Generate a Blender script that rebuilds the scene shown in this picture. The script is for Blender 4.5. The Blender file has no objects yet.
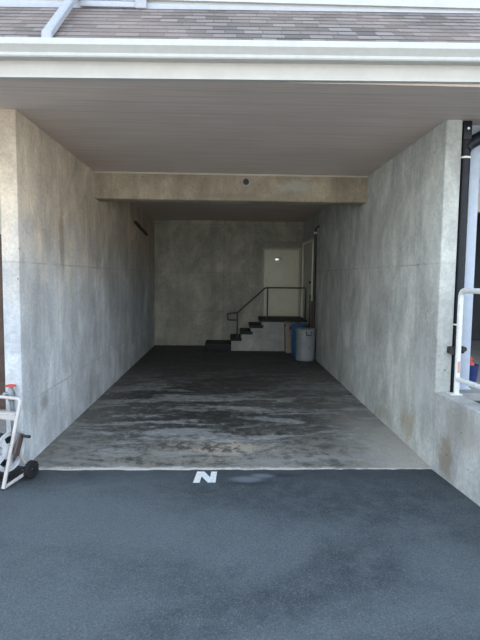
import bpy, bmesh, math, random
from mathutils import Vector, Matrix
PI = math.pi
random.seed(4)
sc = bpy.context.scene
COL = sc.collection

# ------------------------------------------------------------------ dimensions (metres)
W, H, D = 4.053, 3.426, 9.062      # bay width, ceiling height, bay depth
BY, BD = 2.753, 0.39               # beam position and drop
OV = 0.839                         # eave overhang
LZ, LY = 0.84, 8.11                # landing height and front line

# ------------------------------------------------------------------ mesh helpers
def new_bm(): return bmesh.new()

def box(bm, x0, x1, y0, y1, z0, z1, bev=0.0, seg=2, m=None):
    r = bmesh.ops.create_cube(bm, size=1.0)
    vs = r['verts']
    for v in vs:
        v.co = Vector(((x0+x1)/2 + v.co.x*(x1-x0), (y0+y1)/2 + v.co.y*(y1-y0), (z0+z1)/2 + v.co.z*(z1-z0)))
    if bev > 0:
        es = list({e for v in vs for e in v.link_edges})
        rb = bmesh.ops.bevel(bm, geom=es, offset=bev, segments=seg, profile=0.5, affect='EDGES')
        vs = list({v for f in rb['faces'] for v in f.verts})
    if m is not None:
        for v in vs: v.co = m @ v.co
    return vs

def prism(bm, pts, axis, a, b):
    """polygon pts (2-D) extruded from a to b along axis ('x': pts are (y,z); 'y': (x,z); 'z': (x,y))"""
    def P(p, t):
        return {'x': (t, p[0], p[1]), 'y': (p[0], t, p[1]), 'z': (p[0], p[1], t)}[axis]
    A = [bm.verts.new(P(p, a)) for p in pts]
    B = [bm.verts.new(P(p, b)) for p in pts]
    n = len(pts)
    bm.faces.new(A); bm.faces.new(list(reversed(B)))
    for i in range(n):
        bm.faces.new((A[i], B[i], B[(i+1) % n], A[(i+1) % n]))

def tube(bm, pts, r, n=14, cap=True, squash=1.0):
    pts = [Vector(p) for p in pts]
    rs = r if isinstance(r, (list, tuple)) else [r]*len(pts)
    rings = []
    t0 = (pts[1]-pts[0]).normalized()
    up = Vector((0, 0, 1)) if abs(t0.z) < .9 else Vector((1, 0, 0))
    u = t0.cross(up).normalized()
    for i, p in enumerate(pts):
        if i == 0: t = t0
        elif i == len(pts)-1: t = (pts[i]-pts[i-1]).normalized()
        else: t = ((pts[i]-pts[i-1]).normalized() + (pts[i+1]-pts[i]).normalized()).normalized()
        u = (u - t*u.dot(t)).normalized()
        v = t.cross(u)
        rings.append([bm.verts.new(p + (u*math.cos(k*2*PI/n) + v*math.sin(k*2*PI/n)*squash)*rs[i]) for k in range(n)])
    for a, b in zip(rings, rings[1:]):
        for k in range(n):
            bm.faces.new((a[k], a[(k+1) % n], b[(k+1) % n], b[k]))
    if cap:
        bm.faces.new(list(reversed(rings[0]))); bm.faces.new(rings[-1])

def bend(pts, rad, n=6):
    """round the corners of a polyline"""
    pts = [Vector(p) for p in pts]
    out = [pts[0]]
    for i in range(1, len(pts)-1):
        a, b, c = pts[i-1], pts[i], pts[i+1]
        d1, d2 = (a-b).normalized(), (c-b).normalized()
        p, q = b + d1*rad, b + d2*rad
        for k in range(n+1):
            t = k/n
            out.append(p*(1-t)**2 + b*2*t*(1-t) + q*t*t)
    out.append(pts[-1])
    return out

def lathe(bm, prof, c=(0, 0, 0), axis='z', n=40):
    """closed profile of (radius, height)"""
    c = Vector(c); rings = []
    for (r, h) in prof:
        ring = []
        for k in range(n):
            a = 2*PI*k/n
            p = {'z': (r*math.cos(a), r*math.sin(a), h), 'x': (h, r*math.cos(a), r*math.sin(a))}[axis]
            ring.append(bm.verts.new(c + Vector(p)))
        rings.append(ring)
    for a, b in zip(rings, rings[1:]):
        for k in range(n):
            bm.faces.new((a[k], a[(k+1) % n], b[(k+1) % n], b[k]))
    bm.faces.new(list(reversed(rings[0]))); bm.faces.new(rings[-1])

def obj(name, bm, m, parent=None, label=None, cat=None, group=None, kind=None, loc=None):
    bmesh.ops.recalc_face_normals(bm, faces=bm.faces[:])
    me = bpy.data.meshes.new(name)
    bm.to_mesh(me); bm.free()
    for p in me.polygons: p.use_smooth = True
    me.set_sharp_from_angle(angle=math.radians(32))
    me.materials.append(m)
    o = bpy.data.objects.new(name, me); COL.objects.link(o)
    if parent: o.parent = parent
    if loc: o.location = loc
    tag(o, label, cat, group, kind)
    return o

def tag(o, label=None, cat=None, group=None, kind=None):
    if label: o['label'] = label
    if cat: o['category'] = cat
    if group: o['group'] = group
    if kind: o['kind'] = kind

def thing(name, label, cat, loc=(0, 0, 0), rz=0, group=None, kind=None):
    o = bpy.data.objects.new(name, None); COL.objects.link(o)
    o.location = loc; o.rotation_euler = (0, 0, rz); o.empty_display_size = .1
    tag(o, label, cat, group, kind)
    return o

# ------------------------------------------------------------------ material helper
class NT:
    def __init__(s, name):
        s.m = bpy.data.materials.new(name); s.m.use_nodes = True
        s.t = s.m.node_tree; s.b = s.t.nodes['Principled BSDF']
        tc = s.t.nodes.new('ShaderNodeTexCoord'); s.obj = tc.outputs['Object']
        sp = s.t.nodes.new('ShaderNodeSeparateXYZ'); s.t.links.new(s.obj, sp.inputs[0])
        s.x, s.y, s.z = sp.outputs
    def put(s, sock, v):
        if isinstance(v, bpy.types.NodeSocket): s.t.links.new(v, sock)
        elif isinstance(v, (tuple, list)) and len(v) == 3 and sock.type == 'RGBA': sock.default_value = (*v, 1)
        else: sock.default_value = v
    def math(s, op, a, b=0.0, c=0.0, clamp=False):
        n = s.t.nodes.new('ShaderNodeMath'); n.operation = op; n.use_clamp = clamp
        s.put(n.inputs[0], a); s.put(n.inputs[1], b); s.put(n.inputs[2], c)
        return n.outputs[0]
    def vec(s, x, y, z):
        n = s.t.nodes.new('ShaderNodeCombineXYZ')
        for i, v in enumerate((x, y, z)): s.put(n.inputs[i], v)
        return n.outputs[0]
    def scaled(s, v, sx, sy, sz, off=(0, 0, 0)):
        n = s.t.nodes.new('ShaderNodeMapping'); s.put(n.inputs[0], v)
        n.inputs['Scale'].default_value = (sx, sy, sz); n.inputs['Location'].default_value = off
        return n.outputs[0]
    def noise(s, v, scale=1, detail=5, rough=.6, dist=0.0):
        n = s.t.nodes.new('ShaderNodeTexNoise'); s.put(n.inputs['Vector'], v)
        n.inputs['Scale'].default_value = scale; n.inputs['Detail'].default_value = detail
        n.inputs['Roughness'].default_value = rough; n.inputs['Distortion'].default_value = dist
        return n.outputs['Fac']
    def ramp(s, f, a, b, lo=0.0, hi=1.0, smooth=True):
        n = s.t.nodes.new('ShaderNodeMapRange'); n.interpolation_type = 'SMOOTHSTEP' if smooth else 'LINEAR'
        s.put(n.inputs[0], f); n.inputs[1].default_value = a; n.inputs[2].default_value = b
        n.inputs[3].default_value = lo; n.inputs[4].default_value = hi
        return n.outputs[0]
    def mix(s, f, a, b, mode='MIX'):
        n = s.t.nodes.new('ShaderNodeMix'); n.data_type = 'RGBA'; n.blend_type = mode
        s.put(n.inputs[0], f); s.put(n.inputs[6], a); s.put(n.inputs[7], b)
        return n.outputs[2]
    def line(s, c, pos, w):
        """1 on a line where coordinate c is pos (softened over w)"""
        return s.ramp(s.math('ABSOLUTE', s.math('SUBTRACT', c, pos)), w*.5, w*1.3, 1, 0)
    def grid(s, c, step, off, w):
        m = s.math('PINGPONG', s.math('ADD', c, off), step/2)
        return s.ramp(m, w*.5, w*1.3, 1, 0)
    def blob(s, ca, cb, a, b, ra, rb, wob=.6, scale=4):
        """soft-edged elliptical mark with a ragged outline"""
        da = s.math('DIVIDE', s.math('SUBTRACT', ca, a), ra); db = s.math('DIVIDE', s.math('SUBTRACT', cb, b), rb)
        d = s.math('SQRT', s.math('ADD', s.math('MULTIPLY', da, da), s.math('MULTIPLY', db, db)))
        n = s.math('MULTIPLY', s.math('SUBTRACT', s.noise(s.obj, scale, 5, .65), .5), wob*4)
        return s.ramp(s.math('ADD', d, n), .35, 1.25, 1, 0)
    def bump(s, h, strength=.3, dist=.01):
        n = s.t.nodes.new('ShaderNodeBump'); s.put(n.inputs['Height'], h)
        n.inputs['Strength'].default_value = strength; n.inputs['Distance'].default_value = dist
        s.t.links.new(n.outputs[0], s.b.inputs['Normal'])
    def done(s, col, rough=.8, metal=0.0, spec=.5):
        s.put(s.b.inputs['Base Color'], col); s.put(s.b.inputs['Roughness'], rough)
        s.b.inputs['Metallic'].default_value = metal; s.b.inputs['Specular IOR Level'].default_value = spec
        return s.m

def plain(name, col, rough=.5, metal=0.0, var=.12, scale=14, spec=.5, bump=0.0):
    t = NT(name); n = t.noise(t.obj, scale, 5, .65)
    f = t.ramp(n, .3, .7, 0, 1)
    c = t.mix(f, tuple(v*(1-var) for v in col), tuple(min(1, v*(1+var)) for v in col))
    if bump: t.bump(n, bump, .01)
    return t.done(c, rough, metal, spec)

def concrete(name, axis, base, joints_z=(2.02,), vstep=1.32, voff=0.0, warm_cast=None, marks=(), dark=.82, streak=.30):
    """board-formed wall concrete; axis is the horizontal coordinate running along the wall"""
    t = NT(name); h = {'x': t.x, 'y': t.y}[axis]
    big = t.noise(t.scaled(t.obj, .55, .55, .55, (3, 1, 2)), 1, 5, .6)
    mid = t.noise(t.scaled(t.obj, 3, 3, 2.2), 1, 8, .72)
    st = t.noise(t.vec(t.math('MULTIPLY', h, 5.5), 0.3, t.math('MULTIPLY', t.z, .45)), 1, 5, .65)   # runs down the wall
    fine = t.noise(t.obj, 28, 7, .8)
    c = t.mix(t.ramp(big, .3, .7), tuple(v*dark for v in base), base)
    if warm_cast:  # warm light cast on the upper wall, put into the concrete colour
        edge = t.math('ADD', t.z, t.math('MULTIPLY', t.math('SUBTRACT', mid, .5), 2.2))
        c = t.mix(t.ramp(edge, 1.2, 2.9), c, t.mix(t.ramp(big, .3, .7), tuple(v*dark for v in warm_cast), warm_cast))
    c = t.mix(t.ramp(mid, .36, .68, 0, 1), t.mix(1.0, c, (.78, .78, .78), 'MULTIPLY'), c)
    cloud = t.noise(t.scaled(t.obj, 1.4, 1.4, .9, (9, 2, 4)), 1, 7, .68, .5)
    c = t.mix(t.ramp(cloud, .47, .62, 0, .75), c, t.mix(1.0, c, (1.34, 1.34, 1.32), 'MULTIPLY'))
    c = t.mix(t.ramp(cloud, .47, .36, 0, .6), c, t.mix(1.0, c, (.74, .73, .71), 'MULTIPLY'))
    c = t.mix(t.ramp(st, .45, .68, 0, streak), c, t.mix(1.0, c, (.70, .69, .67), 'MULTIPLY'))
    c = t.mix(t.ramp(st, .47, .34, 0, streak*.6), c, t.mix(1.0, c, (1.16, 1.16, 1.15), 'MULTIPLY'))
    c = t.mix(t.ramp(fine, .35, .65, 0, 1), t.mix(1.0, c, (.80, .80, .80), 'MULTIPLY'), c)
    # plank marks of the formwork: faint vertical lines
    pl = t.math('MULTIPLY', t.grid(h, .33, .08, .006), t.ramp(mid, .45, .6, .1, .55))
    c = t.mix(pl, c, t.mix(1.0, c, (.74, .74, .73), 'MULTIPLY'))
    j = t.math('MULTIPLY', t.grid(h, vstep, voff, .008), .4)
    for z in joints_z:
        w = t.math('ADD', t.z, t.math('MULTIPLY', t.math('SUBTRACT', mid, .5), .03))
        j = t.math('MAXIMUM', j, t.math('MULTIPLY', t.line(w, z, .009), t.ramp(mid, .38, .62, .0, .62)))
    c = t.mix(j, c, t.mix(1.0, c, (.55, .54, .52), 'MULTIPLY'))
    for (a, b, ra, rb, colr, amt) in marks:
        c = t.mix(t.math('MULTIPLY', t.blob(h, t.z, a, b, ra, rb), amt), c, colr)
    # pin holes
    v = t.t.nodes.new('ShaderNodeTexVoronoi'); t.put(v.inputs['Vector'], t.obj); v.inputs['Scale'].default_value = 9
    hole = t.math('MULTIPLY', t.ramp(v.outputs['Distance'], .06, .13, 1, 0), t.ramp(mid, .47, .55))
    c = t.mix(hole, c, t.mix(1.0, c, (.5, .5, .5), 'MULTIPLY'))
    t.bump(t.math('SUBTRACT', t.math('ADD', t.math('MULTIPLY', fine, .35), t.math('MULTIPLY', mid, .6)), t.math('ADD', j, hole)), .35, .008)
    return t.done(c, .88, 0, .3)

# ------------------------------------------------------------------ materials
RUST = (.20, .12, .075)
M_left = concrete('left_wall_concrete', 'y', (.74, .78, .80), (2.02, .63), 1.32, .25, warm_cast=(.72, .61, .47),
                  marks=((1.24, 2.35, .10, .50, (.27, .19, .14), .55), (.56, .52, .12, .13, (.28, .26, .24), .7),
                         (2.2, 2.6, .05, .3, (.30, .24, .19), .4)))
M_right = concrete('right_wall_concrete', 'y', (.62, .64, .595), (2.06,), 1.22, .5,
                   marks=((.75, .28, .30, .22, (.34, .27, .18), .6), (1.6, .12, .3, .12, (.30, .25, .18), .5), (.35, .9, .25, .5, (.55, .57, .57), .35)))
M_back = concrete('back_wall_concrete', 'x', (.62, .60, .50), (2.02, 3.32, .95), 1.22, .56)
M_end = concrete('wall_end_concrete', 'x', (.58, .58, .57), (), 9, 4, warm_cast=(.68, .59, .45), streak=.35)
M_beam = concrete('beam_concrete', 'x', (.50, .43, .32), (), 6, 2.4, streak=.3,
                  marks=((3.0, 3.25, .35, .12, (.52, .51, .46), .55), (1.9, 3.1, .6, .05, (.25, .22, .17), .5)))
M_low = concrete('low_wall_concrete', 'y', (.62, .63, .60), (), 9, 3.0,
                 marks=((-.25, .2, .16, .25, (.24, .20, .13), .7), (-.5, .55, .3, .2, (.33, .31, .26), .5)))
M_step = concrete('landing_concrete', 'x', (.60, .60, .55), (), 9, 3, streak=.3)

def floor_mat():
    t = NT('stained_concrete_slab')
    st = t.noise(t.scaled(t.obj, .8, 2.6, 1, (2, 5, 0)), 1, 8, .7, .6)
    big = t.noise(t.scaled(t.obj, .5, .38, 1, (7, 2, 0)), 1, 4, .6)
    mid = t.noise(t.obj, 7, 8, .75, .4)
    fine = t.noise(t.obj, 60, 4, .7)
    c = t.mix(t.ramp(big, .35, .62), (.065, .067, .064), (.14, .142, .134))
    c = t.mix(t.ramp(st, .47, .58, 0, .9), c, (.36, .375, .36))
    c = t.mix(t.ramp(mid, .5, .36, 0, .7), c, t.mix(1.0, c, (.45, .45, .45), 'MULTIPLY'))
    c = t.mix(t.math('MULTIPLY', t.ramp(mid, .52, .66), t.ramp(st, .40, .58, .2, .9)), c, (.50, .49, .46))
    # worn, paler concrete close to the driveway and along both walls
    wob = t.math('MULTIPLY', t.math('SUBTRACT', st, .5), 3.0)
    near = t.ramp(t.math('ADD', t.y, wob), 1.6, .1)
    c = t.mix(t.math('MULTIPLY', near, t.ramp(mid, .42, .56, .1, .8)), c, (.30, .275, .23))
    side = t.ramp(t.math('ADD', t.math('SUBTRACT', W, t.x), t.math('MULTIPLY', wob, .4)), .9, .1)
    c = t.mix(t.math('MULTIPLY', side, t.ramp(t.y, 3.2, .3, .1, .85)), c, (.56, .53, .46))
    lft = t.ramp(t.math('ADD', t.x, t.math('MULTIPLY', wob, .25)), .6, .05)
    c = t.mix(t.math('MULTIPLY', lft, .35), c, (.26, .25, .22))
    # darker tone deeper in the bay
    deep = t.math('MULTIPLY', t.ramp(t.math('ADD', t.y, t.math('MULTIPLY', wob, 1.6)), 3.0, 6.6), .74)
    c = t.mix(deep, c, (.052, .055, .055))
    web = t.math('MULTIPLY', t.blob(t.x, t.y, 2.0, .6, .55, .38, .6, 5), t.ramp(mid, .47, .55))
    c = t.mix(t.math('MULTIPLY', web, .7), c, (.55, .46, .35))
    c = t.mix(t.blob(t.x, t.y, 2.3, 4.0, .9, .9, .5, 2), c, t.mix(1.0, c, (.6, .6, .6), 'MULTIPLY'))
    # chalky chipped lip at the edge of the slab
    lip = t.ramp(t.math('ADD', t.y, t.math('MULTIPLY', t.math('SUBTRACT', mid, .5), .30)), .03, -.03, 0, .85)
    c = t.mix(lip, c, (.62, .60, .55))
    c = t.mix(t.ramp(fine, .35, .65), t.mix(1.0, c, (.8, .8, .8), 'MULTIPLY'), c)
    t.bump(t.math('ADD', mid, t.math('MULTIPLY', fine, .5)), .25, .006)
    return t.done(c, t.ramp(st, .4, .7, .62, .85), 0, .35)
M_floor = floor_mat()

def asphalt_mat():
    t = NT('asphalt')
    big = t.noise(t.scaled(t.obj, .5, .8, 1, (1, 4, 0)), 1, 5, .6, .5)
    mid = t.noise(t.obj, 6, 6, .7)
    fine = t.noise(t.obj, 95, 3, .8)
    v = t.t.nodes.new('ShaderNodeTexVoronoi'); t.put(v.inputs['Vector'], t.obj); v.inputs['Scale'].default_value = 110
    c = t.mix(t.ramp(big, .35, .65), (.034, .045, .052), (.092, .110, .118))
    c = t.mix(t.ramp(mid, .4, .65, 0, .5), c, (.088, .101, .109))
    c = t.mix(t.ramp(fine, .5, .72, 0, .75), c, (.17, .19, .195))
    c = t.mix(t.ramp(fine, .46, .3, 0, .75), c, (.022, .026, .031))
    c = t.mix(t.ramp(v.outputs['Distance'], .25, .05, 0, .3), c, (.19, .19, .19))
    # fresh dark seam along the slab and against the low wall
    wob = t.math('MULTIPLY', t.math('SUBTRACT', mid, .5), .5)
    seam = t.math('MULTIPLY', t.ramp(t.math('ADD', t.y, wob), -.42, -.06), .45)
    c = t.mix(seam, c, (.028, .034, .042))
    # worn grey smear with dark crack at its rim
    lobe = t.math('MAXIMUM', t.blob(t.x, t.y, 2.18, -.27, .17, .085, .12, 7), t.blob(t.x, t.y, 2.33, -.18, .13, .06, .12, 7))
    rim = t.math('MAXIMUM', t.blob(t.x, t.y, 2.20, -.345, .22, .075, .12, 7), t.blob(t.x, t.y, 2.50, -.17, .20, .055, .15, 9))
    c = t.mix(t.math('MULTIPLY', rim, .7), c, (.020, .024, .03))
    c = t.mix(t.math('MULTIPLY', lobe, .85), c, (.15, .17, .19))
    t.bump(t.math('ADD', fine, t.math('MULTIPLY', v.outputs['Distance'], .7)), .5, .006)
    return t.done(c, .8, 0, .45)
M_asph = asphalt_mat()

def ceil_mat():
    t = NT('soffit_board')
    g = t.noise(t.vec(t.math('MULTIPLY', t.x, .8), t.math('MULTIPLY', t.y, 26.0), 0.0), 1, 4, .6)
    m = t.noise(t.scaled(t.obj, .7, 1.2, 1), 1, 5, .6)
    c = t.mix(t.ramp(m, .3, .7), (.62, .53, .47), (.70, .60, .53))
    c = t.mix(t.ramp(g, .42, .62, 0, .6), c, (.55, .47, .42))
    c = t.mix(t.math('MULTIPLY', t.grid(t.y, .30, .0, .004), .45), c, (.2, .19, .185))
    t.bump(g, .2, .004)
    return t.done(c, .7, 0, .3)
M_ceil = ceil_mat()

def shingle_mat():
    t = NT('asphalt_shingles')
    b = t.t.nodes.new('ShaderNodeTexBrick')
    t.put(b.inputs['Vector'], t.vec(t.math('ADD', t.x, 20.0), t.math('ADD', t.y, 1.25), 0.0))
    b.inputs['Scale'].default_value = 1; b.inputs['Brick Width'].default_value = .19; b.inputs['Row Height'].default_value = .125
    b.inputs['Mortar Size'].default_value = .004; b.inputs['Bias'].default_value = 0
    b.inputs['Color1'].default_value = (.16, .142, .132, 1); b.inputs['Color2'].default_value = (.34, .31, .29, 1)
    b.inputs['Mortar'].default_value = (.13, .125, .12, 1); b.offset = .37; b.squash = .8; b.squash_frequency = 3
    tint = t.noise(t.scaled(t.obj, .9, 1, 1), 1, 3, .5)
    c = t.mix(t.ramp(tint, .35, .65, 0, .5), b.outputs['Color'], (.36, .29, .26))
    fine = t.noise(t.obj, 130, 3, .7)
    c = t.mix(t.ramp(fine, .35, .65), t.mix(1.0, c, (.72, .72, .72), 'MULTIPLY'), c)
    t.bump(t.math('SUBTRACT', fine, b.outputs['Fac']), .4, .006)
    return t.done(c, .9, 0, .2)
M_shingle = shingle_mat()

M_white = plain('white_painted_metal', (.52, .52, .49), .4, var=.04)
M_fascia = plain('white_fascia_paint', (.50, .485, .44), .5, var=.05, scale=5)
M_rail = plain('chipped_white_rail_paint', (.75, .76, .74), .45, var=.1, scale=20)
M_dark_rail = plain('dark_green_rail_paint', (.045, .070, .065), .45, var=.2)
M_tread = plain('dark_stair_tread', (.022, .026, .026), .7, var=.3, bump=.3)
M_door = plain('cream_door_paint', (.80, .78, .60), .45, var=.05, scale=4)
M_frame = plain('door_frame_paint', (.50, .50, .44), .5, var=.08)
M_lintel = plain('lintel_board', (.33, .32, .27), .7, var=.15)
M_sign = plain('sign_plate', (.85, .85, .78), .5, var=.02)
M_plate = plain('polished_sign_plate', (.9, .9, .84), .22, 1.0, var=.02)
M_ink = plain('sign_ink', (.10, .10, .10), .6, var=.1)
M_brass = plain('dull_brass', (.35, .27, .13), .35, 1.0)
M_grey_bin = plain('grey_bin_plastic', (.30, .32, .33), .5, var=.12, scale=7)
M_blue_bin = plain('blue_bin_plastic', (.035, .13, .30), .45, var=.15)
M_tan = plain('tan_bin_plastic', (.33, .27, .22), .6, var=.12, scale=6)
M_black = plain('black_plastic', (.012, .013, .014), .38, var=.3)
M_rubber = plain('tyre_rubber', (.015, .016, .018), .75, var=.3, bump=.3)
M_pipe = plain('black_pipe_gloss', (.008, .011, .016), .4, var=.3, spec=.3)
M_cart = plain('taupe_tube_paint', (.56, .52, .49), .38, var=.08)
M_reel = plain('pale_reel_plastic', (.60, .61, .62), .45, var=.06)
M_crank = plain('brown_crank_plastic', (.10, .070, .062), .5, var=.15)
M_hose = plain('dark_teal_hose', (.012, .055, .052), .4, var=.25)
M_galv = plain('galvanised_pipe', (.26, .28, .30), .45, .5, var=.2, scale=25)
M_red = plain('red_paint', (.62, .07, .045), .5, var=.1)
M_blue = plain('navy_plastic', (.02, .04, .16), .45, var=.2)
M_post = plain('white_vinyl_post', (.47, .54, .63), .45, var=.05)
M_wood1 = plain('reddish_brown_wood', (.13, .055, .03), .6, var=.25, scale=9)
M_wood2 = plain('dark_brown_wood', (.05, .03, .022), .6, var=.3, scale=9)
M_brown = plain('brown_door_wood', (.10, .065, .05), .6, var=.2, scale=5)
M_cream = plain('cream_render', (.55, .53, .46), .8, var=.08, scale=4)
M_night = plain('dark_panel', (.035, .042, .05), .7, var=.2, scale=3)
M_slab = plain('pale_slab', (.33, .33, .32), .85, var=.15, scale=6)
M_paint = plain('road_paint', (.72, .74, .72), .75, var=.14, scale=30, bump=.2)
M_siding = plain('white_clapboard', (.48, .48, .46), .5, var=.05, scale=4)
M_glass = plain('window_glass', (.05, .06, .07), .05, var=.1, spec=.8)
M_trim = plain('pale_grey_trim', (.40, .42, .46), .5, var=.05)

# ------------------------------------------------------------------ the setting
def struct(name, bm, m, parent=None, label=None): return obj(name, bm, m, parent, label, kind='structure')

# asphalt
b = new_bm(); box(b, -30, 4.20, -9, 0.0, -.3, -.004)
struct('ground', b, M_asph, label='dark blue-grey asphalt driveway in front of the parking bay')
b = new_bm(); box(b, 4.20, 40, -9, -1.0, -.3, -.004); box(b, 4.26, 40, -.999, .0, -.3, .70)
struct('ground_right', b, M_asph, label='dark raised ground behind the low concrete wall')
b = new_bm(); box(b, -40, 50, -34, -9, -.3, -.004); struct('bounce_road', b, M_slab, label='unseen pale roadway added behind the viewer to bounce light into the bay')  # out of view, added to bounce sunlight into the bay
# slab of this bay, and of the bay on the left
b = new_bm()
n = 60
top = []
for i in range(n+1):
    x = -.02 + (W+.04)*i/n
    top.append((x, -.022*random.random() + .008 - .05*(1-i/n)))
prism(b, [(-.02, D+.1)] + top + [(W+.02, D+.1)], 'z', -.25, .008)
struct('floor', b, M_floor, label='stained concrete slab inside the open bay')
b = new_bm(); box(b, -4.5, -.171, 0, 3.2, -.25, .006)
struct('floor_left', b, M_slab, label='pale concrete slab of the bay beyond the left wall')
b = new_bm(); box(b, 4.226, 9.5, .0, 4.6, -.25, .775)
struct('floor_right', b, M_slab, label='pale raised slab beyond the right wall')

# ceiling
b = new_bm(); box(b, -5.0, 10.0, -OV+.02, D+.2, H, H+.1)
struct('ceiling', b, M_ceil, label='flat grey-brown soffit running out under the eave')

# left wall with rounded front end, right wall, back wall
def wall_plan(name, xi, xo, y0, y1, m, z0=-.25, z1=H, ch=.02):
    b = new_bm(); s = 1 if xo > xi else -1
    pts = [(xi, y1), (xi, y0+ch), (xi+s*ch*.35, y0+ch*.3), (xi+s*ch, y0), (xo-s*ch, y0), (xo-s*ch*.35, y0+ch*.3), (xo, y0+ch), (xo, y1)]
    prism(b, pts, 'z', z0, z1)
    return struct(name, b, m)
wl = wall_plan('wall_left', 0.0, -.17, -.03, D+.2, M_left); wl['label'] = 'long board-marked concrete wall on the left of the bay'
wr = wall_plan('wall_right', W, 4.225, .02, D+.2, M_right, ch=.03); wr['label'] = 'long board-marked concrete wall on the right of the bay'
b = new_bm(); box(b, -.001, W+.001, D, D+.2, -.25, H)
struct('wall_back', b, M_back, label='dim concrete wall closing the back of the bay')
# concrete beam
b = new_bm(); box(b, -.001, W+.001, BY, BY+.3, H-BD, H, .012)
bm_o = struct('beam', b, M_beam, label='brown-grey concrete beam crossing under the ceiling')
b = new_bm(); tube(b, [(2.239, BY-.012, 3.309), (2.239, BY+.01, 3.309)], .07, 24)
obj('plug_rim', b, M_slab, bm_o)
b = new_bm(); tube(b, [(2.239, BY-.016, 3.309), (2.239, BY+.01, 3.309)], .045, 24)
obj('plug', b, M_wood2, bm_o, label='dark round plug')
b = new_bm(); box(b, .0, W, BY-.012, BY+.0, H-.022, H-.001)
obj('top_strip', b, M_cream, bm_o, label='pale strip where beam meets ceiling')

# low wall on the right, running towards the viewer
b = new_bm()
def lwx(y): return 4.055 - .085*y
prism(b, [(lwx(.03), .0), (lwx(-3), -3), (lwx(-3)+.17, -3), (4.29, -.9), (4.27, -.04), (4.20, .02)], 'z', -.25, .78)
struct('wall_low', b, M_low, label='low weathered concrete wall carrying the white rail')

# neighbour bays
b = new_bm(); box(b, -4.5, -.171, 2.2, 2.4, 2.45, H); struct('wall_left_far', b, M_cream)
b = new_bm(); box(b, -3.6, -.171, 2.2, 2.28, 0.006, 2.449)
for k in range(6): box(b, -3.6, -.171, 2.185, 2.2, .05+k*.4, .40+k*.4)
o = struct('door_3', b, M_brown, label='brown boarded door beyond the left wall end')
b = new_bm(); box(b, 4.9, 9.5, 4.4, 4.6, .77, H); struct('wall_right_far', b, M_night)
b = new_bm(); box(b, 4.226, 4.9, 4.4, 4.6, .77, H); struct('wall_right_far_side', b, M_night)
b = new_bm(); box(b, 4.226, 9.5, 1.2, 1.32, 2.72, H); struct('wall_header', b, M_cream, label='cream wall panel above the opening on the right')
b = new_bm(); box(b, 9.3, 9.5, .2, 4.4, .77, H); struct('wall_right_end', b, M_cream)

# eave: roof, fascia, gutter
TILT = -.0115
def tilt(o, z):
    o.location = (2.08, 0, z); o.rotation_euler = (0, TILT, 0)
ang = math.atan2(.675, .90)
L_ = math.hypot(.675, .90)
b = new_bm()
rows = 9; step = .125
box(b, -7.2, 8.2, -.02, L_+.06, -.06, -.012)
for k in range(rows+1):
    y0 = k*step
    y1 = min(y0+step+.03, L_+.05)
    prism(b, [(y0, -.012), (y0, .003), (y1, -.004), (y1, -.012)], 'x', -7.2, 8.2)
o = struct('roof', b, M_shingle, label='short grey-brown shingle roof above the gutter')
o.matrix_world = Matrix.Translation((2.08, -.93, 3.675)) @ Matrix.Rotation(TILT, 4, 'Y') @ Matrix.Rotation(ang, 4, 'X')
b = new_bm(); box(b, -7.2, 8.2, -OV-.022, -OV+.02, -.001, .26, .003)
box(b, -7.2, 8.2, -OV-.030, -OV+.02, -.004, .012)
o = struct('trim_1', b, M_fascia, label='white fascia board under the gutter'); tilt(o, 3.427)
# K-style gutter (profile in y,z, hollow)
b = new_bm()
yb = -OV-.022
prof = [(yb, .0), (yb-.075, .0), (yb-.082, .010), (yb-.082, .030), (yb-.100, .055), (yb-.118, .075), (yb-.121, .105), (yb-.121, .118), (yb-.108, .118), (yb-.108, .110),
        (yb-.113, .104), (yb-.110, .078), (yb-.093, .060), (yb-.075, .033), (yb-.074, .008), (yb-.006, .008), (yb-.006, .125), (yb, .125)]
prism(b, prof, 'x', -7.2, 8.2)
o = obj('gutter', b, M_white, label='long white metal gutter along the roof edge', cat='gutter'); tilt(o, 3.548)

# upper storey wall with clapboards
WX0, WX1, WZ1 = -7, 10, 8.2
up = struct('wall_upper', (lambda q: (box(q, WX0, WX1, .03, .25, H+.1, WZ1), q)[1])(new_bm()), M_siding, label='white clapboard wall above the shingle roof')
b = new_bm()
z = 4.44
while z < 6.4:
    prism(b, [(.03, z), (.0, z), (.02, z+.12), (.03, z+.12)], 'x', WX0, WX1); z += .12
obj('siding', b, M_siding, up)
b = new_bm(); box(b, WX0, WX1, -.012, .03, 4.33, 4.40, .004)
obj('flashing_board', b, M_trim, up)
b = new_bm(); box(b, WX0, WX1, -.8, D+1, WZ1, WZ1+.15)
struct('roof_upper', b, M_shingle)
b = new_bm(); box(b, WX0, WX0+.2, .25, D, H+.1, WZ1); box(b, WX1-.2, WX1, .25, D, H+.1, WZ1); box(b, WX0, WX1, D, D+.2, H+.1, WZ1)
struct('wall_upper_sides', b, M_siding)

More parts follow.
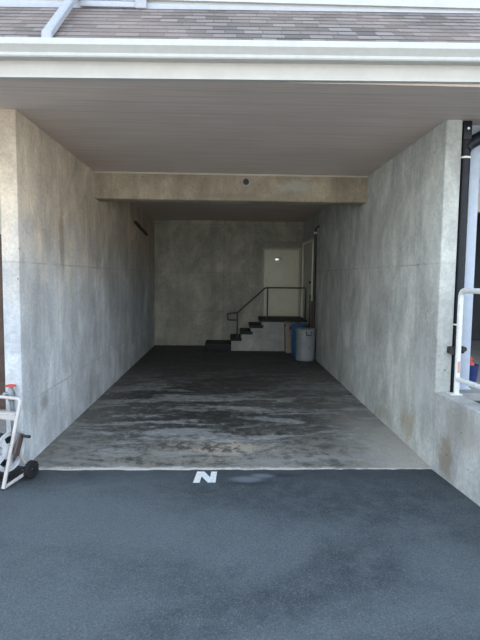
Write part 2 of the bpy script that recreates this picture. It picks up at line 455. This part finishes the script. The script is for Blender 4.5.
# window whose sill and casing just show at the top of the photo
wx0, wx1 = .60, 1.21
win = thing('window_1', 'pale grey window trim at the top left above the roof', None, (0, 0, 0), kind='structure')
b = new_bm(); box(b, wx0+.01, wx1-.09, -.05, .03, 4.345, 4.395, .004); obj('window_sill', b, M_trim, win)
b = new_bm(); box(b, wx1-.10, wx1, -.062, .03, 4.335, 5.6, .005); obj('window_casing', b, M_trim, win)
b = new_bm(); box(b, wx0, wx0+.09, -.04, .03, 4.41, 5.6, .005); obj('window_casing', b, M_trim, win)
b = new_bm(); box(b, wx0, wx1, -.04, .03, 5.5, 5.62, .005); obj('window_head', b, M_trim, win)
b = new_bm(); box(b, wx0+.09, wx1-.10, -.03, .03, 4.41, 4.60, .003); obj('apron_panel', b, M_trim, win)
b = new_bm(); box(b, wx0+.09, wx1-.10, -.005, .02, 4.60, 5.5); obj('pane', b, M_glass, win)

# white downspout over the roof
ds = thing('downspout', 'white downspout slanting down over the shingles into the gutter', 'downspout', (.58, -.08, 4.44))
def rect_tube(bm, pts, w, h):
    pts = [Vector(p) for p in pts]; rings = []
    for i, p in enumerate(pts):
        t = (pts[min(i+1, len(pts)-1)] - pts[max(i-1, 0)]).normalized()
        u = Vector((1, 0, 0)); u = (u - t*u.dot(t)).normalized(); v = t.cross(u)
        rings.append([bm.verts.new(p + u*a*w/2 + v*c*h/2) for a, c in ((-1, -.7), (-.7, -1), (.7, -1), (1, -.7), (1, .7), (.7, 1), (-.7, 1), (-1, .7))])
    for a, c in zip(rings, rings[1:]):
        for k in range(8): bm.faces.new((a[k], a[(k+1) % 8], c[(k+1) % 8], c[k]))
    bm.faces.new(list(reversed(rings[0]))); bm.faces.new(rings[-1])
b = new_bm(); rect_tube(b, [(0, 0, .0), (.005, -.02, -.02), (.03, -.79, -.685), (.03, -.855, -.74), (.03, -.865, -.82)], .075, .055)
obj('sloping_pipe', b, M_trim, ds)
b = new_bm(); rect_tube(b, bend([(0, .02, .75), (0, .02, .05), (.0, -.05, -.02)], .05), .086, .062)
obj('upright_pipe', b, M_trim, ds)

# ------------------------------------------------------------------ doors at the back
dx0, dx1, dzt = 2.935, 3.985, 2.71
d1 = thing('door_1', 'cream door on the landing in the back wall with a small sign', None, (0, 0, 0), kind='structure')
b = new_bm(); box(b, dx0+.05, dx1-.05, D-.03, D+.01, LZ+.01, dzt-.05, .004); obj('door_leaf', b, M_door, d1)
b = new_bm()
box(b, dx0, dx0+.05, D-.045, D, LZ, dzt, .004); box(b, dx1-.05, dx1, D-.045, D, LZ, dzt, .004); box(b, dx0, dx1, D-.045, D, dzt-.05, dzt, .004)
obj('door_frame', b, M_frame, d1)
b = new_bm(); box(b, dx0-.02, dx1+.02, D-.03, D, dzt+.01, dzt+.18, .004); obj('door_header', b, M_lintel, d1)
b = new_bm(); tube(b, [(dx0+.11, D-.07, 1.83), (dx0+.11, D-.03, 1.83)], [.03, .018], 16); obj('door_knob', b, M_brass, d1)
sx, sz = 3.375, 2.41
b = new_bm(); box(b, sx-.09, sx+.09, D-.036, D-.029, sz-.045, sz+.045, .001); s1 = obj('sign', b, M_plate, d1, label='small white sign')
b = new_bm()
for k in range(3):      # unreadable small characters
    cx = sx-.055+k*.055
    box(b, cx-.017, cx-.010, D-.039, D-.035, sz-.027, sz+.027); box(b, cx-.017, cx+.017, D-.039, D-.035, sz+(.020 if k != 1 else -.027), sz+(.027 if k != 1 else -.020))
    box(b, cx+.010, cx+.017, D-.039, D-.035, sz-.027, sz+.027)
obj('characters', b, M_lintel, s1)

d2 = thing('door_2', 'narrow cream door set in the right wall beside the landing', None, (0, 0, 0), kind='structure')
b = new_bm(); box(b, W-.035, W+.0, 7.35, 8.72, LZ, 2.78, .004); obj('door_leaf', b, M_frame, d2)
b = new_bm(); box(b, W-.07, W, 8.72, 8.80, LZ, 2.84, .004); box(b, W-.05, W, 7.27, 7.35, LZ, 2.84, .004); box(b, W-.05, W, 7.27, 8.80, 2.78, 2.84, .004)
obj('door_frame', b, M_door, d2)
b = new_bm(); tube(b, [(W-.08, 7.5, 1.8), (W-.03, 7.5, 1.8)], [.03, .018], 16); obj('door_knob', b, M_black, d2)

# ------------------------------------------------------------------ steps and landing
stp = thing('concrete_steps', 'concrete steps rising right to the landing by the back door', 'steps', (2.9, D-.4, 0))
def wpart(name, bm, m, root, **k):
    o = obj(name, bm, m, root, **k); o.matrix_parent_inverse = Matrix.Translation(-Vector(root.location)); return o
b = new_bm()
prism(b, [(2.10, 0.008), (W-.002, 0.008), (W-.002, LZ-.04), (2.87, LZ-.04), (2.87, .63), (2.60, .63), (2.60, .46), (2.35, .46), (2.35, .29), (2.10, .29)], 'y', LY, D-.002)
wpart('landing_body', b, M_step, stp)
b = new_bm(); box(b, 1.42, 2.10, LY+.03, D-.003, .008, .17, .006); wpart('bottom_step', b, M_tread, stp, label='dark low bottom step')
for x0, x1, zt in ((2.085, 2.37, .34), (2.335, 2.65, .51), (2.575, 2.92, .68)):
    b = new_bm(); box(b, x0, x1, LY-.02, D-.003, zt-.075, zt, .006); wpart('tread', b, M_tread, stp)
b = new_bm(); box(b, 2.84, W-.003, LY-.02, D-.003, LZ-.075, LZ, .006); wpart('landing_tread', b, M_tread, stp)

hr = thing('handrail', 'dark green pipe handrail along the landing and steps', 'handrail', (2.95, LY+.02, 0))
ry = LY+.03
b = new_bm()
tube(b, bend([(2.25, ry, .80), (2.0, ry, .80), (2.0, ry, .97), (2.25, ry, .99), (2.96, ry, 1.64), (4.0, ry, 1.65), (4.0, ry, LZ-.02)], .05), .019, 12)
wpart('top_rail', b, M_dark_rail, hr)
for x, z0, z1 in ((3.02, LZ-.03, 1.645), (2.25, .33, .99)):
    b = new_bm(); tube(b, [(x, ry, z0), (x, ry, z1)], .019, 12); wpart('post', b, M_dark_rail, hr)

# ------------------------------------------------------------------ bins
def lathe_bin(name, label, x, y, r0, r1, h, mat, rz, grp=None):
    t = thing(name, label, 'bin', (x, y, .008), rz, grp)
    b = new_bm()
    prof = [(r0*.9, 0), (r0, .012), (r0+(r1-r0)*.5, h*.5), (r1, h*.90), (r1+.012, h*.905), (r1+.014, h*.925), (r1, h*.93), (r1+.003, h*.965), (r1-.012, h*.965),
            (r1-.014, h*.9), (r0+(r1-r0)*.5-.012, h*.5), (r0-.012, .02)]
    lathe(b, prof); obj('body', b, mat, t)
    b = new_bm()
    lathe(b, [(r1+.002, h*.955), (r1+.016, h*.957), (r1+.016, h*.975), (r1-.01, h*.985), (r1*.6, h*1.0), (.05, h*1.01)]); ld = obj('lid', b, mat, t)
    b = new_bm(); tube(b, bend([(-.05, 0, h*1.0), (-.05, 0, h*1.035), (.05, 0, h*1.035), (.05, 0, h*1.0)], .015), .009, 8); obj('lid_handle', b, M_black, ld)
    for s in (0, PI):
        b = new_bm()
        pts = bend([(-.055, 0, h*.91), (-.055, .03, h*.90), (-.05, .035, h*.80), (.05, .035, h*.80), (.055, .03, h*.90), (.055, 0, h*.91)], .015)
        tube(b, pts, .0095, 10); o = obj('side_handle', b, M_black, t)
        # follow the body wall
        o.matrix_local = Matrix.Rotation(s, 4, 'Z') @ Matrix.Translation((0, r1-.004, 0))
    return t
lathe_bin('trash_bin', 'round grey plastic trash bin with black side handle against the right wall', 3.798, 6.70, .212, .230, .75, M_grey_bin, PI+.12)
lathe_bin('trash_bin', 'blue plastic bin tucked behind the round grey one', 3.745, 7.36, .175, .195, .79, M_blue_bin, 1.2)
tb = thing('storage_bin', 'slim tan upright bin standing against the front of the landing', 'bin', (3.60, 7.90, .008))
b = new_bm()
A = [(-.13, -.13), (.13, -.13), (.13, .13), (-.13, .13)]; C2 = [(-.152, -.152), (.152, -.152), (.152, .152), (-.152, .152)]
lo = [b.verts.new((x, y, 0)) for x, y in A]; hi = [b.verts.new((x, y, .74)) for x, y in C2]
b.faces.new(list(reversed(lo))); b.faces.new(hi)
for k in range(4): b.faces.new((lo[k], lo[(k+1) % 4], hi[(k+1) % 4], hi[k]))
bmesh.ops.bevel(b, geom=b.edges[:], offset=.015, segments=2, affect='EDGES')
obj('body', b, M_tan, tb)
b = new_bm(); box(b, -.16, .16, -.16, .16, .735, .775, .012); obj('lid', b, M_tan, tb)
b = new_bm(); tube(b, [(-.175, -.13, .70), (-.14, -.13, .70)], .025, 12); obj('hinge_knob', b, M_black, tb)

# boards leaning on the right wall
def board(name, label, cat, base, top_, w, d, m):
    base, top_ = Vector(base), Vector(top_)
    z = (top_-base).normalized(); y = Vector((1, 0, 0)); y = (y - z*y.dot(z)).normalized(); x = y.cross(z)
    Mx = Matrix.Translation(base) @ Matrix((x, y, z)).transposed().to_4x4()
    b = new_bm(); box(b, -w/2, w/2, -d/2, d/2, 0, (top_-base).length, .006)
    o = obj(name, b, m, label=label, cat=cat); o.matrix_world = Mx
    return o
board('wooden_board', 'reddish-brown board leaning on the right wall behind the grey bin', 'board', (3.985, 7.14, .03), (4.012, 7.14, 1.36), .07, .055, M_wood1)
board('wooden_board', 'dark brown taller board leaning behind the bins', 'board', (3.985, 7.38, .03), (4.01, 7.40, 1.50), .08, .05, M_wood2)

# dark pipe running up the right wall at the back
pp = thing('wall_pipe', 'black upright pipe on the right wall behind the grey bin', 'pipe', (4.02, 6.98, 0))
b = new_bm(); tube(b, [(0, 0, .01), (0, 0, 2.92)], .032, 14); obj('pipe', b, M_black, pp)
b = new_bm(); tube(b, [(-.0, 0, 2.92), (-.0, 0, 2.97)], .042, 14); obj('cap', b, M_sign, pp, label='pale cap')
b = new_bm(); tube(b, bend([(0, 0, 2.96), (0, 0, 3.06), (.028, -.30, 3.07)], .05), .024, 12); obj('elbow', b, M_black, pp)
# dark pipe on the left wall
b = new_bm(); tube(b, [(.035, 6.0, 3.03), (.035, 7.5, 2.90)], .035, 12)
obj('wall_pipe', b, M_wood2, label='short dark pipe high on the left wall behind the beam', cat='pipe')

# ------------------------------------------------------------------ letter on the asphalt
b = new_bm()
prism(b, [(1.675, -.350), (1.735, -.350), (1.755, -.085), (1.697, -.085)], 'z', -.004, -.001)
prism(b, [(1.822, -.350), (1.882, -.350), (1.893, -.085), (1.836, -.085)], 'z', -.004, -.001)
prism(b, [(1.697, -.085), (1.768, -.085), (1.882, -.350), (1.812, -.350)], 'z', -.0038, -.0008)
obj('painted_letter', b, M_paint, label='white painted letter N on the asphalt by the slab edge', cat='pavement marking')

# ------------------------------------------------------------------ white rail on low wall
wr_ = thing('guard_rail', 'white pipe guard rail standing on the low concrete wall', 'railing', (4.235, -.07, .78))
def rail_pt(t, z): return (4.235+.085*t-4.235, -t, z)      # local, running towards the viewer
b = new_bm(); tube(b, bend([(0, 0, 0), (0, 0, 1.02), rail_pt(2.4, 1.02), rail_pt(2.4, 0)], .075, 8), .026, 16); obj('frame_tube', b, M_rail, wr_)
b = new_bm(); tube(b, [rail_pt(.01, .155), rail_pt(2.39, .155)], .024, 16); obj('lower_rail', b, M_rail, wr_)
b = new_bm(); box(b, -.07, .045, -.05, .05, 0, .008, .002); obj('base_plate', b, M_rail, wr_)
b = new_bm(); tube(b, [(.0, -.0275, .22), (.0, -.0275, .33)], .004, 8, squash=3); obj('chipped_patch', b, plain('rusty_primer', (.55, .33, .24), .6), wr_, label='orange chipped patch')

# ------------------------------------------------------------------ black drain pipe beside the right wall end
dp = thing('drain_pipe', 'glossy black drain pipe beside the right wall end', 'drain pipe', (4.277, .075, .775))
b = new_bm(); tube(b, [(0, 0, 0), (0, 0, 2.44)], .047, 24); obj('pipe', b, M_pipe, dp)
b = new_bm(); tube(b, [(0, 0, 2.40), (0, 0, 2.47)], .056, 24); obj('socket', b, M_pipe, dp)
b = new_bm(); tube(b, bend([(.0, 0, 2.40), (.03, 0, 2.44), (.40, -.02, 2.66)], .03), .06, 20); obj('elbow', b, M_pipe, dp)
b = new_bm(); box(b, -.05, .035, -.055, .04, 2.47, 2.648, .012); hp = obj('hopper', b, M_pipe, dp)
b = new_bm(); tube(b, [(-.005, -.062, 2.575), (-.005, -.05, 2.575)], .012, 12); obj('bolt', b, M_sign, hp, label='pale bolt head')
b = new_bm(); tube(b, [(0, 0, 2.30), (0, 0, 2.318)], .051, 24); obj('strap', b, M_sign, dp, label='white strap')
b = new_bm(); tube(b, [(0, 0, .675), (0, 0, .69)], .0495, 24); obj('strap', b, M_sign, dp, label='white strap')
b = new_bm(); box(b, -.115, .055, -.085, -.04, .40, .47, .012); tube(b, [(-.075, -.12, .43), (-.075, -.06, .43)], .038, 16); tube(b, [(.04, -.10, .445), (.04, -.05, .445)], .025, 14)
obj('valve_bracket', b, M_black, dp)

# white post
pt = thing('porch_post', 'pale white square post standing behind the white rail', 'post', (4.425, .22, .775))
b = new_bm(); box(b, -.05, .05, -.05, .05, 0, H-.775, .006); obj('shaft', b, M_post, pt)
b = new_bm(); box(b, -.066, .066, -.066, .066, 0, .02, .006); obj('base_plate', b, M_post, pt)
# navy bucket and red thing
bk = thing('bucket', 'navy blue bucket on the raised slab behind the post', 'bucket', (4.71, .62, .775))
b = new_bm(); lathe(b, [(.06, 0), (.075, .16), (.08, .17), (.08, .185), (.07, .185), (.066, .16), (.052, .01)], n=28); obj('body', b, M_blue, bk)
b = new_bm(); tube(b, [(.078*math.cos(a), 0, .17+.07*math.sin(a)) for a in [PI*k/12 for k in range(13)]], .003, 6); obj('handle', b, M_galv, bk)
b = new_bm()
lathe(b, [(.035, 0), (.045, .02), (.045, .10), (.03, .13), (.015, .15), (.015, .19)], n=20)
tube(b, [(0, 0, .17), (-.05, -.01, .175)], .012, 10)
obj('spray_bottle', b, M_red, label='red spray bottle standing in the navy bucket', cat='bottle', loc=(4.70, .62, .787+.07))

# ------------------------------------------------------------------ faucet on the left wall end
fc = thing('faucet', 'grey standpipe faucet with red wheel on the left wall end', 'faucet', (-.075, -.075, 0))
b = new_bm(); tube(b, [(.012, 0, 0), (0, 0, .40), (-.012, 0, .70)], .022, 14); obj('standpipe', b, M_galv, fc)
b = new_bm()
tube(b, [(-.012, 0, .69), (-.014, 0, .72), (-.016, 0, .76), (-.017, 0, .79), (-.017, 0, .83)], [.026, .036, .040, .028, .014], 16)
tube(b, [(-.016, 0, .76), (-.06, -.03, .765), (-.075, -.04, .74)], [.022, .02, .018], 12)
tube(b, [(-.016, 0, .72), (-.016, .05, .72)], .016, 10)
obj('valve_body', b, M_galv, fc)
b = new_bm(); R_ = .042
tube(b, [(-.017+R_*math.cos(a), R_*math.sin(a), .838) for a in [2*PI*k/24 for k in range(25)]], .007, 8, cap=False)
for a in (0, PI/2): tube(b, [(-.017-R_*math.cos(a), -R_*math.sin(a), .838), (-.017+R_*math.cos(a), R_*math.sin(a), .838)], .005, 6)
obj('wheel_handle', b, M_red, fc, label='red wheel handle')

# ------------------------------------------------------------------ hose reel cart
ct = thing('hose_reel_cart', 'pale two-wheeled garden hose reel cart by the left wall end', 'hose cart', (.115, -.235, 0), -.34)
CW = -.38                                            # cart width runs along local -x
def fy(z): return -.31 + .24*(z/.77)                 # lean of the front tubes
for x in (0, CW):
    b = new_bm(); tube(b, [(x, fy(.0)-.0, .012), (x, fy(.60), .60), (x, fy(.77), .75)], .017, 14)
    obj('side_tube', b, M_cart, ct)
    b = new_bm(); tube(b, [(x, -.30, .017), (x, -.03, .05)], .015, 14); obj('base_tube', b, M_cart, ct)
    b = new_bm(); tube(b, [(x, fy(.42), .42), (x, -.01, .10)], .014, 14); obj('rear_strut', b, M_cart, ct)
b = new_bm(); tube(b, bend([(0, fy(.70), .70), (0, fy(.765)+.0, .765), (CW, fy(.765), .765), (CW, fy(.70), .70)], .045), .0155, 14); obj('push_handle', b, M_cart, ct)
b = new_bm(); box(b, CW+.01, -.01, fy(.60)-.018, fy(.60)+.018, .575, .63, .006)
box(b, CW+.01, -.01, fy(.60)-.03, fy(.60)+.05, .63, .642, .004); obj('crossbar', b, M_cart, ct)
for x in (.040, CW-.040):
    b = new_bm(); s = 1 if x > 0 else -1
    lathe(b, [(.052, -.022), (.074, -.021), (.080, -.012), (.081, .012), (.074, .021), (.052, .022)], (x, 0, .081), 'x', 32)
    for k in range(20):
        a = 2*PI*k/20
        box(b, -.022, .022, -.006, .006, .076, .0825, m=Matrix.Translation((x, 0, .081)) @ Matrix.Rotation(a, 4, 'X'))
    w = obj('wheel', b, M_rubber, ct)
    b = new_bm(); lathe(b, [(.012, -.03), (.02, -.026), (.035, -.01), (.053, -.012), (.053, .012), (.035, .01), (.02, .026), (.012, .03)], (x, 0, .081), 'x', 28)
    obj('hub', b, M_black, w)
b = new_bm(); tube(b, [(CW-.04, 0, .081), (.04, 0, .081)], .012, 12); obj('axle', b, M_black, ct)
b = new_bm(); box(b, CW, 0, -.22, -.20, .085, .115, .004); box(b, CW+.03, -.03, -.20, -.0, .088, .10, .003); obj('under_bar', b, M_black, ct)
RC = Vector((0, -.185, .305))
def reel_disc(x):
    b = new_bm(); R1 = .187; th = .008
    lathe(b, [(.145, -th), (R1-.01, -th), (R1, -th*.3), (R1+.004, th), (R1-.004, th*1.6), (R1-.012, th), (.145, th), ], (x, RC.y, RC.z), 'x', 56)
    return b
def holed_disc(x, s):
    """plastic flange with five slots between wide spokes"""
    b = new_bm(); n = 80; th = .006
    rad = [.0, .045, .075, .14, .170, .182]
    off = [.012, .012, .004, .0, .0, .010]
    g = {}
    for side in (0, 1):
        for i, r in enumerate(rad):
            for k in range(n):
                if i == 0 and k: g[side, i, k] = g[side, i, 0]; continue
                a = 2*PI*k/n
                g[side, i, k] = b.verts.new((x + s*off[i] + (th if side else -th), RC.y + r*math.cos(a), RC.z + r*math.sin(a)))
    def solid(i, k): return not (i == 2 and (k % 16) < 9)
    for i in range(len(rad)-1):
        for k in range(n):
            k2 = (k+1) % n
            if not solid(i, k): continue
            for side in (0, 1):
                q = [g[side, i, k], g[side, i+1, k], g[side, i+1, k2], g[side, i, k2]]
                q = list(dict.fromkeys(q))
                b.faces.new(q)
            if i == 2:
                for kk, nb in ((k, k-1), (k2, k+1)):
                    if not solid(i, nb % n):
                        b.faces.new((g[0, i, kk], g[0, i+1, kk], g[1, i+1, kk], g[1, i, kk]))
            for ii, nb in ((i, i-1), (i+1, i+1)):
                if (ii == len(rad)-1) or (0 <= nb < len(rad)-1 and not solid(nb, k)):
                    b.faces.new((g[0, ii, k], g[0, ii, k2], g[1, ii, k2], g[1, ii, k]))
    return b
for x, s in ((-.045, 1), (CW+.045, -1)):
    obj('reel_flange', holed_disc(x, s), M_reel, ct)
b = new_bm(); lathe(b, [(.06, CW+.05), (.06, -.05)], (0, RC.y, RC.z), 'x', 32); obj('reel_drum', b, M_reel, ct)
b = new_bm()
pts = []
for layer, (R_, cnt) in enumerate(((.085, 9), (.112, 9), (.139, 8))):
    xs = [CW+.075 + layer*.008 + (-.075-CW-.075)*k/9 for k in range(cnt)]
    if layer % 2: xs = xs[::-1]
    for k, xx in enumerate(xs):
        for q in range(28):
            a = 2*PI*q/28
            x2 = xx + ((xs[k+1]-xx) if k+1 < len(xs) else 0)*q/28
            pts.append((x2, RC.y + R_*math.cos(a), RC.z + R_*math.sin(a)))
tube(b, pts, .0125, 8)
obj('garden_hose', b, M_hose, ct, label='dark teal coiled hose')
b = new_bm(); tube(b, [(-.05, RC.y, RC.z), (.05, RC.y, RC.z)], .022, 16)
box(b, .03, .055, -.032, .032, -.03, .17, .008, m=Matrix.Translation((0, RC.y, RC.z)) @ Matrix.Rotation(-.4, 4, 'X'))
ck = obj('crank', b, M_crank, ct, label='brown crank arm')
ty, tz = RC.y + .15*math.sin(.4), RC.z + .15*math.cos(.4)
b = new_bm(); tube(b, [(.04, ty, tz), (.06, ty, tz), (.14, ty, tz)], [.010, .013, .014], 14); obj('crank_grip', b, M_black, ck)

# ------------------------------------------------------------------ light
w = bpy.data.worlds.new('sky'); sc.world = w; w.use_nodes = True
nt = w.node_tree; bg = nt.nodes['Background']
tc = nt.nodes.new('ShaderNodeTexCoord'); sp = nt.nodes.new('ShaderNodeSeparateXYZ'); rp = nt.nodes.new('ShaderNodeValToRGB')
nt.links.new(tc.outputs['Generated'], sp.inputs[0]); nt.links.new(sp.outputs[2], rp.inputs[0])
e = rp.color_ramp.elements
e[0].position = 0.0; e[0].color = (.92, .96, 1.0, 1); e[1].position = .7; e[1].color = (.58, .75, 1.0, 1)
nt.links.new(rp.outputs[0], bg.inputs[0]); bg.inputs[1].default_value = 1.0
sd = bpy.data.lights.new('sun', 'SUN'); sd.energy = 10.5; sd.angle = .009; sd.color = (1.0, .90, .76)
so = bpy.data.objects.new('sun', sd); COL.objects.link(so)
# the sun stands behind the building, high and a little left
dirv = Vector((.35, -1.0, -1.15)).normalized()
so.rotation_euler = dirv.to_track_quat('-Z', 'Y').to_euler()

# ------------------------------------------------------------------ camera
f, pi_, ya, ro, cx, dd = 510., .0835, .0267, .0121, 1.9693, 4.949
def ray(px, py):
    u = px-240; v_ = py-320; c, s = math.cos(ro), math.sin(ro); u, v_ = c*u+s*v_, -s*u+c*v_
    a = (u/f, 1, -v_/f); c, s = math.cos(pi_), math.sin(pi_)
    y = c*a[1]+s*a[2]; z = -s*a[1]+c*a[2]; x = a[0]
    c, s = math.cos(ya), math.sin(ya); return Vector((c*x+s*y, -s*x+c*y, z))
fw = ray(240, 320).normalized(); rt = (ray(241, 320)-ray(240, 320)).normalized(); upv = rt.cross(fw).normalized()
cam = bpy.data.cameras.new('camera'); co = bpy.data.objects.new('camera', cam); COL.objects.link(co)
co.matrix_world = Matrix.Translation((cx, -dd, 1.9)) @ Matrix((rt, upv, -fw)).transposed().to_4x4()
cam.sensor_fit = 'VERTICAL'; cam.sensor_height = 24; cam.lens = f*24/640
cam.clip_end = 200
sc.camera = co

sc.view_settings.view_transform = 'Standard'; sc.view_settings.look = 'None'
sc.view_settings.gamma = 1; sc.view_settings.use_curve_mapping = False
sc.view_settings.exposure = 1.5
sc.cycles.max_bounces = 10; sc.cycles.diffuse_bounces = 7
